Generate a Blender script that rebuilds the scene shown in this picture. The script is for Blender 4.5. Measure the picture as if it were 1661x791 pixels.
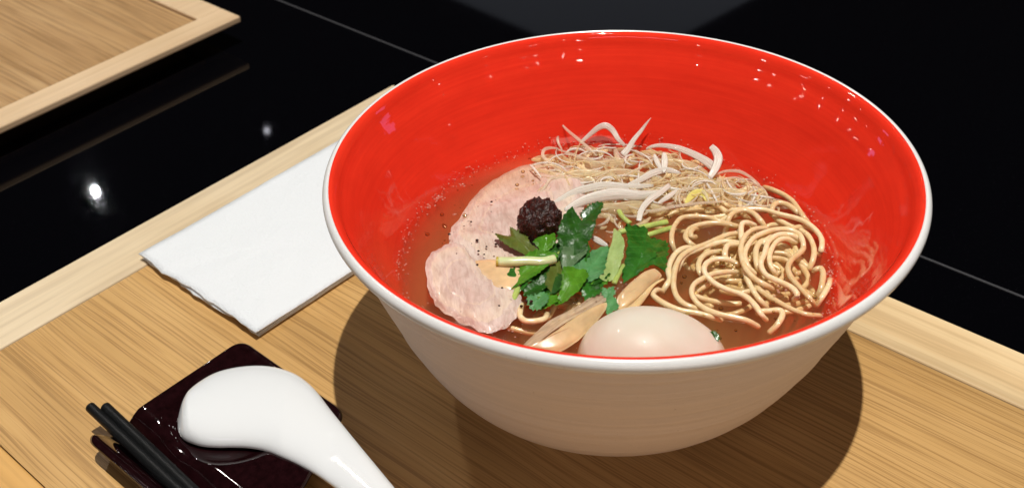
import bpy, bmesh, math, random
from mathutils import Vector, Matrix, noise
random.seed(7)
for o in list(bpy.data.objects): bpy.data.objects.remove(o)
scene = bpy.context.scene
COL = scene.collection

# ------------------------------------------------------------------ camera
CAM = Vector((-0.07058, -0.33435, 0.31317))
FPX, PIT, ROLL = 1758.65, 0.7478, -0.08219
CX, CY, IW, IH = 710.3, 599.3, 1661.0, 791.0
Fv = Vector((0, math.cos(PIT), -math.sin(PIT)))
U0 = Vector((0, math.sin(PIT), math.cos(PIT)))
R0 = Vector((1, 0, 0))
Rv = R0*math.cos(ROLL) + U0*math.sin(ROLL)
Uv = U0*math.cos(ROLL) - R0*math.sin(ROLL)
HS = 0.056            # height of the broth surface above the tray
def at(px, py, z):
    """point of the plane at height z seen at pixel (px, py) of the photograph"""
    d = Fv + Rv*((px-CX)/FPX) - Uv*((py-CY)/FPX)
    t = (z-CAM.z)/d.z
    return CAM + d*t
cd = bpy.data.cameras.new('camera'); cam = bpy.data.objects.new('camera', cd); COL.objects.link(cam)
m = Matrix.Identity(4)
for i in range(3):
    m[i][0] = Rv[i]; m[i][1] = Uv[i]; m[i][2] = -Fv[i]; m[i][3] = CAM[i]
cam.matrix_world = m
cd.sensor_width = 36; cd.lens = FPX/IW*36
cd.shift_x = (IW/2-CX)/IW; cd.shift_y = -(IH/2-CY)/IW
cd.clip_start = 0.01; cd.clip_end = 100
cd.dof.use_dof = True
cd.dof.focus_distance = (at(1060, 430, HS)-CAM).dot(Fv)
cd.dof.aperture_fstop = 18
scene.camera = cam

# ------------------------------------------------------------------ light
w = bpy.data.worlds.new('World'); scene.world = w; w.use_nodes = True
w.node_tree.nodes['Background'].inputs[0].default_value = (1.0, 0.86, 0.74, 1)
w.node_tree.nodes['Background'].inputs[1].default_value = 0.006
scene.view_settings.view_transform = 'Standard'; scene.view_settings.look = 'None'
scene.view_settings.exposure = 0.0; scene.view_settings.gamma = 1
scene.cycles.max_bounces = 14; scene.cycles.diffuse_bounces = 6; scene.cycles.transparent_max_bounces = 24
scene.cycles.volume_bounces = 2
scene.cycles.sample_clamp_indirect = 6.0
def lamp(name, loc, watt, rad, col=(1, 1, 1)):
    l = bpy.data.lights.new(name, 'POINT'); l.energy = watt; l.shadow_soft_size = rad; l.color = col
    o = bpy.data.objects.new(name, l); COL.objects.link(o); o.location = loc; return o
def panel(name, loc, target, watt, sx, sy, col, roll=0):
    l = bpy.data.lights.new(name, 'AREA'); l.shape = 'RECTANGLE'; l.size = sx; l.size_y = sy; l.energy = watt; l.color = col
    o = bpy.data.objects.new(name, l); COL.objects.link(o); o.location = loc
    q = (Vector(target)-Vector(loc)).to_track_quat('-Z', 'Y')
    o.rotation_euler = (q @ Matrix.Rotation(roll, 3, 'Z').to_quaternion()).to_euler(); return o
lamp('main_spotlight', (0.215, -0.169, 3.9), 630, 0.028, (1.0, 0.965, 0.90))
lamp('second_spotlight', (-1.03, 1.38, 2.0), 23, 0.05, (1.0, 0.93, 0.86))
lamp('counter_lamp', (-1.379, 3.411, 2.0), 4, 0.0105, (0.93, 0.96, 1.0))
lamp('far_lamp', (-0.712, 3.774, 2.0), 0.05, 0.010, (0.9, 0.9, 1.0))
def far_lamp(name, az, el, dist, watt, rad, col=(1.0, 0.97, 0.92)):
    a, e = math.radians(az), math.radians(el)
    return lamp(name, (dist*math.cos(e)*math.cos(a), dist*math.cos(e)*math.sin(a), .09+dist*math.sin(e)), watt, rad, col)
for az, el, dist, watt, rad in [(78, 38, 4, 3, .03), (70, 34, 4.5, 2, .02), (88, 41, 4, 2, .03), (62, 37, 4.5, 2, .02), (97, 45, 3.6, 2, .02), (-82, 32, 3.6, 9, .03), (-135, 31, 3.8, 9, .03), (-163, 27, 4.0, 7, .03), (-169, 25, 4.2, 3, .03),
                                (179, 19, 4.2, 4, .04), (176, 23, 4.3, 3, .02), (167, 20, 4.5, 3, .02), (157, 16, 4.4, 6, .03),
                                (151, 13, 5.0, 3, .03), (146, 9, 5.0, 2.5, .025), (138, 8, 5.0, 2.5, .025), (-62, 31, 3.8, 4, .04),
                                (-57, 29, 4.0, 3, .02), (-40, 26, 4.0, 2, .02), (-17, 9, 5, 2, .03), (-17, 20, 4.4, 3, .025),
                                (-74, 36, 4.0, 3, .03)]:
    far_lamp('ceiling_spotlight', az, el, dist, watt*.40, rad*.80)
def far_panel(name, az, el, dist, watt, sx, sy, col):
    a, e = math.radians(az), math.radians(el)
    loc = (dist*math.cos(e)*math.cos(a), dist*math.cos(e)*math.sin(a), .09+dist*math.sin(e))
    return panel(name, loc, (0, 0, .09), watt, sx, sy, col)
far_panel('strip_light', -106, 43, 3.4, 6, 1.8, 0.20, (0.80, 0.78, 1.0))
far_panel('violet_screen', 14, 10, 3.0, 0.55, 0.34, 0.30, (0.80, 0.42, 1.0))
far_panel('violet_screen', 136, 6, 3.0, 0.28, 0.20, 0.18, (0.80, 0.42, 1.0))
far_panel('added_warm_fill', -84, 10, 2.6, 8.5, 1.5, .6, (1.0, .80, .64))  # unseen warm fill added low behind the camera to lift the bowl's side
# dim grey ceiling panel mirrored in the black counter behind the bowl
g = panel('grey_ceiling_panel', (1.05, 5.55, 2.2), (1.05, 5.55, 0), 1.4, 1.6, 1.6, (0.80, 0.86, 1.0)); g.rotation_euler = (0, 0, math.radians(38))

# ------------------------------------------------------------------ material helpers
def mat(name):
    m_ = bpy.data.materials.new(name); m_.use_nodes = True
    nt = m_.node_tree; b = nt.nodes['Principled BSDF']
    return m_, nt, b
def N(nt, typ, **kw):
    n = nt.nodes.new(typ)
    for k, v in kw.items():
        if k.startswith('i_'): n.inputs[k[2:].replace('_', ' ')].default_value = v
        else: setattr(n, k, v)
    return n
def ramp(nt, stops, src):
    r = nt.nodes.new('ShaderNodeValToRGB'); e = r.color_ramp.elements
    e[0].position, e[0].color = stops[0][0], (*stops[0][1], 1)
    e[1].position, e[1].color = stops[-1][0], (*stops[-1][1], 1)
    for p, c in stops[1:-1]:
        x = e.new(p); x.color = (*c, 1)
    nt.links.new(src, r.inputs[0]); return r
def mixc(nt, typ, fac, a, b):
    x = nt.nodes.new('ShaderNodeMix'); x.data_type = 'RGBA'; x.blend_type = typ
    for s, v in ((x.inputs[0], fac), (x.inputs[6], a), (x.inputs[7], b)):
        if hasattr(v, 'is_linked'): nt.links.new(v, s)
        elif isinstance(v, (int, float)): s.default_value = v
        else: s.default_value = (*v, 1)
    return x.outputs[2]
def coords(nt, scale=(1, 1, 1), rot=(0, 0, 0), out='Object'):
    tc = N(nt, 'ShaderNodeTexCoord'); mp = N(nt, 'ShaderNodeMapping')
    mp.inputs['Scale'].default_value = scale; mp.inputs['Rotation'].default_value = rot
    nt.links.new(tc.outputs[out], mp.inputs[0]); return mp.outputs[0]
def noise_t(nt, vec, scale, detail=4, rough=.55, dist=0):
    n = N(nt, 'ShaderNodeTexNoise'); n.inputs['Scale'].default_value = scale; n.inputs['Detail'].default_value = detail
    n.inputs['Roughness'].default_value = rough; n.inputs['Distortion'].default_value = dist
    nt.links.new(vec, n.inputs['Vector']); return n.outputs['Fac']
def bump(nt, b, h, strength, dist, prev=None):
    x = N(nt, 'ShaderNodeBump'); x.inputs['Strength'].default_value = strength; x.inputs['Distance'].default_value = dist
    nt.links.new(h, x.inputs['Height'])
    if prev is not None: nt.links.new(prev, x.inputs['Normal'])
    if b is not None: nt.links.new(x.outputs[0], b.inputs['Normal'])
    return x.outputs[0]
def plain(name, col, rough=.5, coat=0, sss=0, spec=.5, noise_amt=0.0, nscale=300, bumpd=0.0, sss_r=(.5, .3, .15), trans=0):
    m_, nt, b = mat(name)
    b.inputs['Roughness'].default_value = rough; b.inputs['Coat Weight'].default_value = coat
    b.inputs['Coat Roughness'].default_value = .05; b.inputs['Specular IOR Level'].default_value = spec
    b.inputs['Subsurface Weight'].default_value = sss; b.inputs['Subsurface Radius'].default_value = sss_r
    b.inputs['Subsurface Scale'].default_value = .006; b.inputs['Transmission Weight'].default_value = trans
    v = coords(nt)
    n = noise_t(nt, v, nscale, 5)
    lo = tuple(c*(1-noise_amt) for c in col); hi = tuple(min(1, c*(1+noise_amt)) for c in col)
    r = ramp(nt, [(.3, lo), (.7, hi)], n); nt.links.new(r.outputs[0], b.inputs['Base Color'])
    if bumpd: bump(nt, b, n, .6, bumpd)
    return m_
def wood(name, dark, mid, light, along='y', fine=1.0, cath=0.0, rough=.42, contrast=1.0, orange=None):
    m_, nt, b = mat(name)
    def sc(a, l): return (a, l, a) if along == 'y' else (l, a, a)
    tcw = N(nt, 'ShaderNodeTexCoord'); wn = N(nt, 'ShaderNodeTexNoise'); wn.inputs['Scale'].default_value = 1; wn.inputs['Detail'].default_value = 2
    wm = N(nt, 'ShaderNodeMapping'); wm.inputs['Scale'].default_value = sc(16, 7); nt.links.new(tcw.outputs['Object'], wm.inputs[0]); nt.links.new(wm.outputs[0], wn.inputs['Vector'])
    wa = N(nt, 'ShaderNodeVectorMath', operation='MULTIPLY_ADD'); wa.inputs[1].default_value = (.007, .007, 0)
    nt.links.new(wn.outputs['Color'], wa.inputs[0]); nt.links.new(tcw.outputs['Object'], wa.inputs[2])
    def wc(scale):
        mp = N(nt, 'ShaderNodeMapping'); mp.inputs['Scale'].default_value = scale; nt.links.new(wa.outputs[0], mp.inputs[0]); return mp.outputs[0]
    big = noise_t(nt, wc(sc(44, 1.6)), 1.0, 3, .5, cath)
    strk = noise_t(nt, wc(sc(270*fine, 2.4)), 1.0, 4, .65, .35)
    pore = noise_t(nt, wc(sc(1050*fine, 11)), 1.0, 3, .6, .2)
    blot = noise_t(nt, coords(nt, sc(14, 9)), 1.0, 3, .5)
    a = ramp(nt, [(.25, dark), (.52, mid), (.78, light)], strk).outputs[0]
    c = ramp(nt, [(.30, tuple(x*.74 for x in mid)), (.5, mid), (.7, light)], big).outputs[0]
    base = mixc(nt, 'MIX', .42, a, c)
    pr = ramp(nt, [(.38, (.42, .34, .26)), (.52, (1, 1, 1))], pore).outputs[0]
    base = mixc(nt, 'MULTIPLY', .55*contrast, base, pr)
    br = ramp(nt, [(.3, (.78, .72, .62)), (.65, (1, 1, 1))], blot).outputs[0]
    base = mixc(nt, 'MULTIPLY', .6, base, br)
    nt.links.new(base, b.inputs['Base Color'])
    b.inputs['Roughness'].default_value = rough; b.inputs['Specular IOR Level'].default_value = .35
    bump(nt, b, pore, .25, .0002, bump(nt, None, strk, .22, .0005))
    return m_

M = {}
M['panel'] = wood('oak_panel', (.46, .265, .092), (.615, .37, .138), (.71, .455, .195), 'y', 1.0, .6)
M['rail_a'] = wood('pale_pine_a', (.68, .52, .33), (.80, .66, .46), (.86, .74, .55), 'x', .30, 1.4, contrast=.35)
M['rail_b'] = wood('pale_pine_b', (.68, .45, .22), (.81, .60, .34), (.88, .71, .44), 'y', .35, .3, contrast=.4)
M['rail_f'] = wood('amber_pine', (.60, .32, .09), (.72, .41, .13), (.80, .50, .19), 'y', .35, .3, contrast=.3)
M['rail2'] = wood('pale_maple', (.66, .46, .27), (.76, .56, .36), (.82, .64, .43), 'x', .4, .6, contrast=.2)
M['panel2'] = wood('oak_panel_far', (.34, .19, .08), (.52, .32, .15), (.62, .42, .22), 'y', .45, 2.2)
M['gap'] = plain('dark_joint', (.09, .05, .025), .8)
def black_counter():
    m_, nt, b = mat('polished_black_counter')
    b.inputs['Specular IOR Level'].default_value = .34; b.inputs['Base Color'].default_value = (.0012, .0012, .002, 1); b.inputs['Roughness'].default_value = .045
    v = coords(nt); n = noise_t(nt, v, 55, 3)
    r = ramp(nt, [(.3, (.02,)*3), (.8, (.045,)*3)], n); nt.links.new(r.outputs[0], b.inputs['Roughness'])
    sp = noise_t(nt, v, 2600, 1)
    rr = ramp(nt, [(.74, (.0012, .0012, .002)), (.80, (.03, .03, .035))], sp); nt.links.new(rr.outputs[0], b.inputs['Base Color'])
    return m_
M['counter'] = black_counter()
M['strip'] = plain('grey_joint_strip', (.055, .055, .06), .35)
def red_glaze():
    m_, nt, b = mat('red_glaze')
    v = coords(nt, (1, 1, 1))
    rings = noise_t(nt, coords(nt, (18, 18, 900)), 1.0, 4, .6)
    blot = noise_t(nt, coords(nt, (60, 60, 160)), 1.0, 4, .6)
    c1 = ramp(nt, [(.25, (.855, .035, .016)), (.75, (.935, .048, .020))], rings).outputs[0]
    c2 = ramp(nt, [(.3, (.86, .80, .80)), (.7, (1, 1, 1))], blot).outputs[0]
    nt.links.new(mixc(nt, 'MULTIPLY', .6, c1, c2), b.inputs['Base Color'])
    b.inputs['Roughness'].default_value = .035; b.inputs['Specular IOR Level'].default_value = .42; b.inputs['Coat Weight'].default_value = .0; b.inputs['Coat Roughness'].default_value = .02
    wob = noise_t(nt, v, 70, 3)
    bump(nt, b, rings, .05, .0002, bump(nt, None, wob, .14, .0010))
    return m_
M['red'] = red_glaze()
def white_glaze(name, col, rough, throw=True):
    m_, nt, b = mat(name)
    rings = noise_t(nt, coords(nt, (6, 6, 620)), 1.0, 5, .65)
    spk = noise_t(nt, coords(nt), 900, 2)
    c = ramp(nt, [(.32, tuple(x*.93 for x in col)), (.6, col)], rings).outputs[0]
    s = ramp(nt, [(.24, (.55, .5, .45)), (.29, (1, 1, 1))], spk).outputs[0]
    nt.links.new(mixc(nt, 'MULTIPLY', .6, c, s), b.inputs['Base Color'])
    b.inputs['Roughness'].default_value = rough
    if throw: bump(nt, b, rings, .5, .0011)
    return m_
M['white_body'] = white_glaze('white_body_glaze', (.80, .68, .60), .5)
M['white_rim'] = white_glaze('white_rim_glaze', (.86, .86, .85), .18, False)
M['porcelain'] = plain('white_porcelain', (.79, .815, .835), .10, coat=.4)
M['lacquer'] = plain('dark_maroon_lacquer', (.010, .0022, .0030), .07, coat=.5, noise_amt=.4)
M['chop'] = plain('black_matt_chopstick', (.004, .0045, .005), .45, spec=.35, noise_amt=.3, nscale=700, bumpd=.00008)
def napkin_mat():
    m_, nt, b = mat('white_paper')
    b.inputs['Base Color'].default_value = (.76, .79, .82, 1); b.inputs['Roughness'].default_value = .95
    b.inputs['Specular IOR Level'].default_value = .1
    vo = N(nt, 'ShaderNodeTexVoronoi'); vo.inputs['Scale'].default_value = 900
    nt.links.new(coords(nt), vo.inputs['Vector'])
    bump(nt, b, vo.outputs['Distance'], .6, .0003, bump(nt, None, noise_t(nt, coords(nt), 38, 4), .9, .0022))
    return m_
M['paper'] = napkin_mat()

# broth: clear surface, amber body
def broth_mat(name='amber_broth'):
    m_ = bpy.data.materials.new(name); m_.use_nodes = True; nt = m_.node_tree
    nt.nodes.remove(nt.nodes['Principled BSDF']); out = nt.nodes['Material Output']
    fr = N(nt, 'ShaderNodeFresnel'); fr.inputs['IOR'].default_value = 1.36
    tr = N(nt, 'ShaderNodeBsdfTransparent'); gl = N(nt, 'ShaderNodeBsdfGlossy')
    gl.inputs['Roughness'].default_value = .02; gl.inputs['Color'].default_value = (1, 1, 1, 1)
    mx = N(nt, 'ShaderNodeMixShader')
    n1 = noise_t(nt, coords(nt), 260, 3)
    bn = bump(nt, None, n1, .35, .0004)
    nt.links.new(bn, gl.inputs['Normal']); nt.links.new(bn, fr.inputs['Normal'])
    ge = N(nt, 'ShaderNodeNewGeometry'); inv = N(nt, 'ShaderNodeMath', operation='SUBTRACT'); inv.inputs[0].default_value = 1
    nt.links.new(ge.outputs['Backfacing'], inv.inputs[1]); mu = N(nt, 'ShaderNodeMath', operation='MULTIPLY')
    sx = N(nt, 'ShaderNodeSeparateXYZ'); nt.links.new(ge.outputs['True Normal'], sx.inputs[0])
    gt = N(nt, 'ShaderNodeMath', operation='GREATER_THAN'); gt.inputs[1].default_value = .6; nt.links.new(sx.outputs[2], gt.inputs[0])
    m3 = N(nt, 'ShaderNodeMath', operation='MULTIPLY'); nt.links.new(inv.outputs[0], m3.inputs[0]); nt.links.new(gt.outputs[0], m3.inputs[1])
    nt.links.new(m3.outputs[0], mu.inputs[0]); nt.links.new(fr.outputs[0], mu.inputs[1])
    nt.links.new(mu.outputs[0], mx.inputs[0]); nt.links.new(tr.outputs[0], mx.inputs[1]); nt.links.new(gl.outputs[0], mx.inputs[2])
    nt.links.new(mx.outputs[0], out.inputs['Surface'])
    ab = N(nt, 'ShaderNodeVolumeAbsorption'); ab.inputs['Color'].default_value = (.91, .70, .27, 1); ab.inputs['Density'].default_value = 40
    sc = N(nt, 'ShaderNodeVolumeScatter'); sc.inputs['Color'].default_value = (.97, .72, .36, 1); sc.inputs['Density'].default_value = 18
    ad = N(nt, 'ShaderNodeAddShader'); nt.links.new(ab.outputs[0], ad.inputs[0]); nt.links.new(sc.outputs[0], ad.inputs[1])
    nt.links.new(ad.outputs[0], out.inputs['Volume'])
    return m_
M['broth'] = broth_mat()
def bubble_mat(name='clear_glint_bead', tint=(1, 1, 1)):
    m_ = bpy.data.materials.new(name); m_.use_nodes = True; nt = m_.node_tree
    nt.nodes.remove(nt.nodes['Principled BSDF']); out = nt.nodes['Material Output']
    fr = N(nt, 'ShaderNodeFresnel'); fr.inputs['IOR'].default_value = 1.5
    tr = N(nt, 'ShaderNodeBsdfTransparent'); tr.inputs[0].default_value = (*tint, 1)
    gl = N(nt, 'ShaderNodeBsdfGlossy'); gl.inputs['Roughness'].default_value = .04
    mx = N(nt, 'ShaderNodeMixShader')
    nt.links.new(fr.outputs[0], mx.inputs[0]); nt.links.new(tr.outputs[0], mx.inputs[1]); nt.links.new(gl.outputs[0], mx.inputs[2])
    nt.links.new(mx.outputs[0], out.inputs['Surface']); return m_
M['bubble'] = bubble_mat()
def foam_mat():
    m_, nt, b = mat('foam_bubble'); b.inputs['Base Color'].default_value = (.75, .45, .35, 1); b.inputs['Roughness'].default_value = .05
    tr = N(nt, 'ShaderNodeBsdfTransparent'); mx = N(nt, 'ShaderNodeMixShader'); mx.inputs[0].default_value = .74
    nt.links.new(b.outputs[0], mx.inputs[1]); nt.links.new(tr.outputs[0], mx.inputs[2]); nt.links.new(mx.outputs[0], nt.nodes['Material Output'].inputs['Surface']); return m_
M['foam'] = foam_mat()
M['oil'] = bubble_mat('oil_droplet', (1.0, .93, .72))

def noodle_mat():
    m_, nt, b = mat('wheat_noodle')
    n = noise_t(nt, coords(nt), 420, 4)
    r = ramp(nt, [(.3, (.86, .68, .38)), (.7, (.94, .83, .56))], n); oi = N(nt, 'ShaderNodeObjectInfo'); rv = ramp(nt, [(0, (.80, .72, .60)), (.5, (.95, .92, .86)), (1, (1, 1, 1))], oi.outputs['Random'])
    nt.links.new(mixc(nt, 'MULTIPLY', 1.0, r.outputs[0], rv.outputs[0]), b.inputs['Base Color'])
    b.inputs['Roughness'].default_value = .24; b.inputs['Coat Weight'].default_value = .35; b.inputs['Coat Roughness'].default_value = .12
    b.inputs['Subsurface Weight'].default_value = .35; b.inputs['Subsurface Radius'].default_value = (.8, .6, .35); b.inputs['Subsurface Scale'].default_value = .0010
    bump(nt, b, noise_t(nt, coords(nt), 1600, 3), .35, .00018)
    return m_
M['noodle'] = noodle_mat()
def leek_mat(name, col, alpha_t, lines=True):
    """translucent shredded leek: part of the light passes straight through"""
    m_, nt, b = mat(name)
    n = noise_t(nt, coords(nt, (1.2, 5.5, 1), out='UV'), 1.0, 4, .7)
    r = ramp(nt, [(.32, tuple(c*.80 for c in col)), (.62, col)], n); nt.links.new(r.outputs[0], b.inputs['Base Color'])
    b.inputs['Roughness'].default_value = .22; b.inputs['Coat Weight'].default_value = .4
    out = nt.nodes['Material Output']
    tr = N(nt, 'ShaderNodeBsdfTransparent'); tr.inputs[0].default_value = (1, .97, .92, 1)
    tl = N(nt, 'ShaderNodeBsdfTranslucent'); tl.inputs[0].default_value = (*col, 1)
    m1 = N(nt, 'ShaderNodeMixShader'); m1.inputs[0].default_value = .15
    m2 = N(nt, 'ShaderNodeMixShader'); m2.inputs[0].default_value = alpha_t
    al = N(nt, 'ShaderNodeMapRange'); al.inputs[1].default_value = .35; al.inputs[2].default_value = .6
    al.inputs[3].default_value = min(.9, alpha_t+.32); al.inputs[4].default_value = max(0, alpha_t-.06); nt.links.new(n, al.inputs[0]); nt.links.new(al.outputs[0], m2.inputs[0])
    nt.links.new(b.outputs[0], m1.inputs[1]); nt.links.new(tl.outputs[0], m1.inputs[2])
    nt.links.new(m1.outputs[0], m2.inputs[1]); nt.links.new(tr.outputs[0], m2.inputs[2]); nt.links.new(m2.outputs[0], out.inputs['Surface'])
    bump(nt, b, n, .4, .0002)
    return m_
M['leek_w'] = leek_mat('white_leek', (.98, .97, .88), .10)
M['leek_t'] = leek_mat('clear_leek', (.94, .88, .70), .48)
M['leek_a'] = leek_mat('amber_leek', (.95, .84, .52), .42)
def pork_mat():
    m_, nt, b = mat('pale_pork')
    v = coords(nt)
    n = noise_t(nt, v, 75, 5, .6, .8); f = noise_t(nt, coords(nt, (1, .22, 1), (0, 0, .5)), 620, 5, .65, .5); s = noise_t(nt, v, 210, 2)
    c = ramp(nt, [(.34, (.58, .44, .37)), (.46, (.66, .52, .45)), (.58, (.70, .58, .51)), (.72, (.75, .65, .54))], n).outputs[0]
    tc = N(nt, 'ShaderNodeUVMap'); sx = N(nt, 'ShaderNodeSeparateXYZ'); nt.links.new(tc.outputs[0], sx.inputs[0])
    wv = N(nt, 'ShaderNodeMath', operation='MULTIPLY_ADD'); wv.inputs[1].default_value = .30; nt.links.new(n, wv.inputs[0]); nt.links.new(sx.outputs[0], wv.inputs[2])
    seam = ramp(nt, [(.62, (0, 0, 0)), (.66, (1, 1, 1)), (.69, (0, 0, 0)), (1.02, (0, 0, 0)), (1.1, (1, 1, 1))], wv.outputs[0]).outputs[0]
    sf = mixc(nt, 'MULTIPLY', 1.0, seam, (.55, .55, .55)); c = mixc(nt, 'MIX', sf, c, (.80, .68, .50))
    c = mixc(nt, 'MULTIPLY', .55, c, ramp(nt, [(.36, (.66, .54, .50)), (.56, (1, 1, 1))], f).outputs[0])
    c = mixc(nt, 'MIX', ramp(nt, [(.245, (1, 1, 1)), (.285, (0, 0, 0))], s).outputs[0], c, (.16, .07, .04))
    nt.links.new(c, b.inputs['Base Color'])
    b.inputs['Roughness'].default_value = .38; b.inputs['Coat Weight'].default_value = .25; b.inputs['Coat Roughness'].default_value = .15
    b.inputs['Subsurface Weight'].default_value = .2; b.inputs['Subsurface Radius'].default_value = (.8, .5, .4); b.inputs['Subsurface Scale'].default_value = .002
    bump(nt, b, f, .8, .0005, bump(nt, None, n, .5, .0010))
    return m_
M['pork'] = pork_mat()
M['fat'] = plain('tan_pork_fat', (.74, .52, .28), .3, coat=.4, noise_amt=.18, nscale=160, bumpd=.0003, sss=.3)
def paste_mat():
    m_, nt, b = mat('black_garlic_paste')
    n = noise_t(nt, coords(nt), 700, 4); r = ramp(nt, [(.3, (.012, .005, .004)), (.7, (.055, .020, .014))], n)
    nt.links.new(r.outputs[0], b.inputs['Base Color']); b.inputs['Roughness'].default_value = .2
    bump(nt, b, noise_t(nt, coords(nt), 1500, 3), .9, .0005); return m_
M['paste'] = paste_mat()
def leaf_mat(name, c0, c1, rough=.3, tl=.25):
    m_, nt, b = mat(name)
    uv = N(nt, 'ShaderNodeUVMap'); sep = N(nt, 'ShaderNodeSeparateXYZ'); nt.links.new(uv.outputs[0], sep.inputs[0])
    av = N(nt, 'ShaderNodeMath', operation='ABSOLUTE'); nt.links.new(sep.outputs[1], av.inputs[0])
    k = N(nt, 'ShaderNodeMath', operation='MULTIPLY'); k.inputs[1].default_value = 1.1; nt.links.new(av.outputs[0], k.inputs[0])
    su = N(nt, 'ShaderNodeMath', operation='SUBTRACT'); nt.links.new(sep.outputs[0], su.inputs[0]); nt.links.new(k.outputs[0], su.inputs[1])
    fr = N(nt, 'ShaderNodeMath', operation='MULTIPLY'); fr.inputs[1].default_value = 1500; nt.links.new(su.outputs[0], fr.inputs[0])
    sn = N(nt, 'ShaderNodeMath', operation='SINE'); nt.links.new(fr.outputs[0], sn.inputs[0])
    side = ramp(nt, [(.80, (0, 0, 0)), (1.0, (1, 1, 1))], sn.outputs[0]).outputs[0]
    midr = ramp(nt, [(.0, (1, 1, 1)), (.00045, (0, 0, 0))], av.outputs[0]).outputs[0]
    vein = mixc(nt, 'LIGHTEN', 1.0, side, midr)
    n = noise_t(nt, coords(nt), 260, 4)
    c = ramp(nt, [(.3, c0), (.7, c1)], n).outputs[0]
    vf = mixc(nt, 'MULTIPLY', 1.0, vein, (.22, .22, .22))
    c = mixc(nt, 'MIX', vf, c, tuple(min(1, x*2.0+.02) for x in c1))
    nt.links.new(c, b.inputs['Base Color'])
    b.inputs['Roughness'].default_value = rough; b.inputs['Coat Weight'].default_value = .2; b.inputs['Coat Roughness'].default_value = .08
    bump(nt, b, n, .8, .0009, bump(nt, None, vein, -.5, .0003))
    t = N(nt, 'ShaderNodeBsdfTranslucent'); nt.links.new(c, t.inputs[0])
    mx = N(nt, 'ShaderNodeMixShader'); mx.inputs[0].default_value = tl
    nt.links.new(b.outputs[0], mx.inputs[1]); nt.links.new(t.outputs[0], mx.inputs[2])
    nt.links.new(mx.outputs[0], nt.nodes['Material Output'].inputs['Surface'])
    return m_
M['leaf_m'] = leaf_mat('mid_green_leaf', (.016, .110, .006), (.045, .215, .022), .28, .3)
M['leaf_d'] = leaf_mat('dark_green_leaf', (.010, .065, .004), (.028, .125, .010), .32)
M['leaf_g'] = leaf_mat('bright_green_leaf', (.050, .195, .006), (.115, .330, .020), .26, .3)
M['leaf_o'] = leaf_mat('olive_leaf', (.075, .105, .010), (.145, .190, .030), .35)
M['leaf_b'] = leaf_mat('blue_green_leaf', (.040, .200, .045), (.110, .340, .110), .45)
M['leaf_u'] = leaf_mat('grey_green_underside', (.070, .150, .055), (.140, .240, .110), .30)
M['sheath'] = leaf_mat('pale_green_sheath', (.30, .47, .12), (.44, .62, .22), .35)
M['stem'] = plain('pale_green_stem', (.42, .55, .14), .25, coat=.4, noise_amt=.2, nscale=200, sss=.3)
M['stem_w'] = plain('white_green_stem', (.66, .76, .40), .25, coat=.5, noise_amt=.15, nscale=150, sss=.3)
M['stem_cut'] = plain('stem_cut_end', (.50, .42, .06), .4, noise_amt=.2)
M['menma'] = plain('bamboo_shoot', (.68, .49, .26), .25, coat=.3, noise_amt=.28, nscale=60, bumpd=.0003, sss=.35)
M['menma_l'] = plain('pale_bamboo_shoot', (.78, .56, .28), .22, coat=.5, noise_amt=.16, nscale=80, bumpd=.0003, sss=.35)
M['menma_g'] = leek_mat('clear_bamboo_skin', (.80, .64, .44), .30)
def egg_mat():
    m_, nt, b = mat('soy_stained_egg_white')
    n = noise_t(nt, coords(nt), 45, 3, .5, .6); r = ramp(nt, [(.3, (.70, .65, .53)), (.7, (.76, .73, .62))], n)
    nt.links.new(r.outputs[0], b.inputs['Base Color']); b.inputs['Roughness'].default_value = .42; b.inputs['Specular IOR Level'].default_value = .3
    b.inputs['Subsurface Weight'].default_value = .5; b.inputs['Subsurface Radius'].default_value = (.6, .5, .4); b.inputs['Subsurface Scale'].default_value = .004
    b.inputs['Coat Weight'].default_value = .25; b.inputs['Coat Roughness'].default_value = .015
    bump(nt, b, noise_t(nt, coords(nt), 600, 3), .12, .0003); return m_
M['egg'] = egg_mat()

# ------------------------------------------------------------------ object helpers
def link(name, me, m_=None, parent=None, smooth=True):
    o = bpy.data.objects.new(name, me); COL.objects.link(o)
    if m_: 
        for x in (m_ if isinstance(m_, list) else [m_]): me.materials.append(x)
    if smooth:
        me.polygons.foreach_set('use_smooth', [True]*len(me.polygons))
    if parent is not None: o.parent = parent
    return o
def tag(o, label=None, cat=None, group=None, kind=None):
    if label: o['label'] = label
    if cat: o['category'] = cat
    if group: o['group'] = group
    if kind: o['kind'] = kind
    return o
def empty(name, loc=(0, 0, 0), rz=0):
    o = bpy.data.objects.new(name, None); COL.objects.link(o); o.location = loc; o.rotation_euler = (0, 0, rz); o.empty_display_size = .01
    return o
def pydata(name, vs, fs):
    me = bpy.data.meshes.new(name); me.from_pydata([tuple(v) for v in vs], [], fs); me.update(); return me
def box_me(name, x0, x1, y0, y1, z0, z1, bev=0.0, seg=3):
    bm = bmesh.new(); bmesh.ops.create_cube(bm, size=1)
    for v in bm.verts:
        v.co = Vector((x0 if v.co.x < 0 else x1, y0 if v.co.y < 0 else y1, z0 if v.co.z < 0 else z1))
    if bev: bmesh.ops.bevel(bm, geom=bm.edges[:], offset=bev, segments=seg, affect='EDGES', profile=.5)
    me = bpy.data.meshes.new(name); bm.to_mesh(me); bm.free(); return me
def lathe_me(name, prof, n=160, wob=None):
    vs, fs = [], []
    for i, (r, z) in enumerate(prof):
        for k in range(n):
            a = 2*math.pi*k/n; rr, zz = (r, z) if wob is None else wob(r, z, a)
            vs.append((rr*math.cos(a), rr*math.sin(a), zz))
    for i in range(len(prof)-1):
        for k in range(n):
            a, b_ = i*n+k, i*n+(k+1) % n
            fs.append((a, b_, b_+n, a+n))
    return pydata(name, vs, fs)
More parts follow.
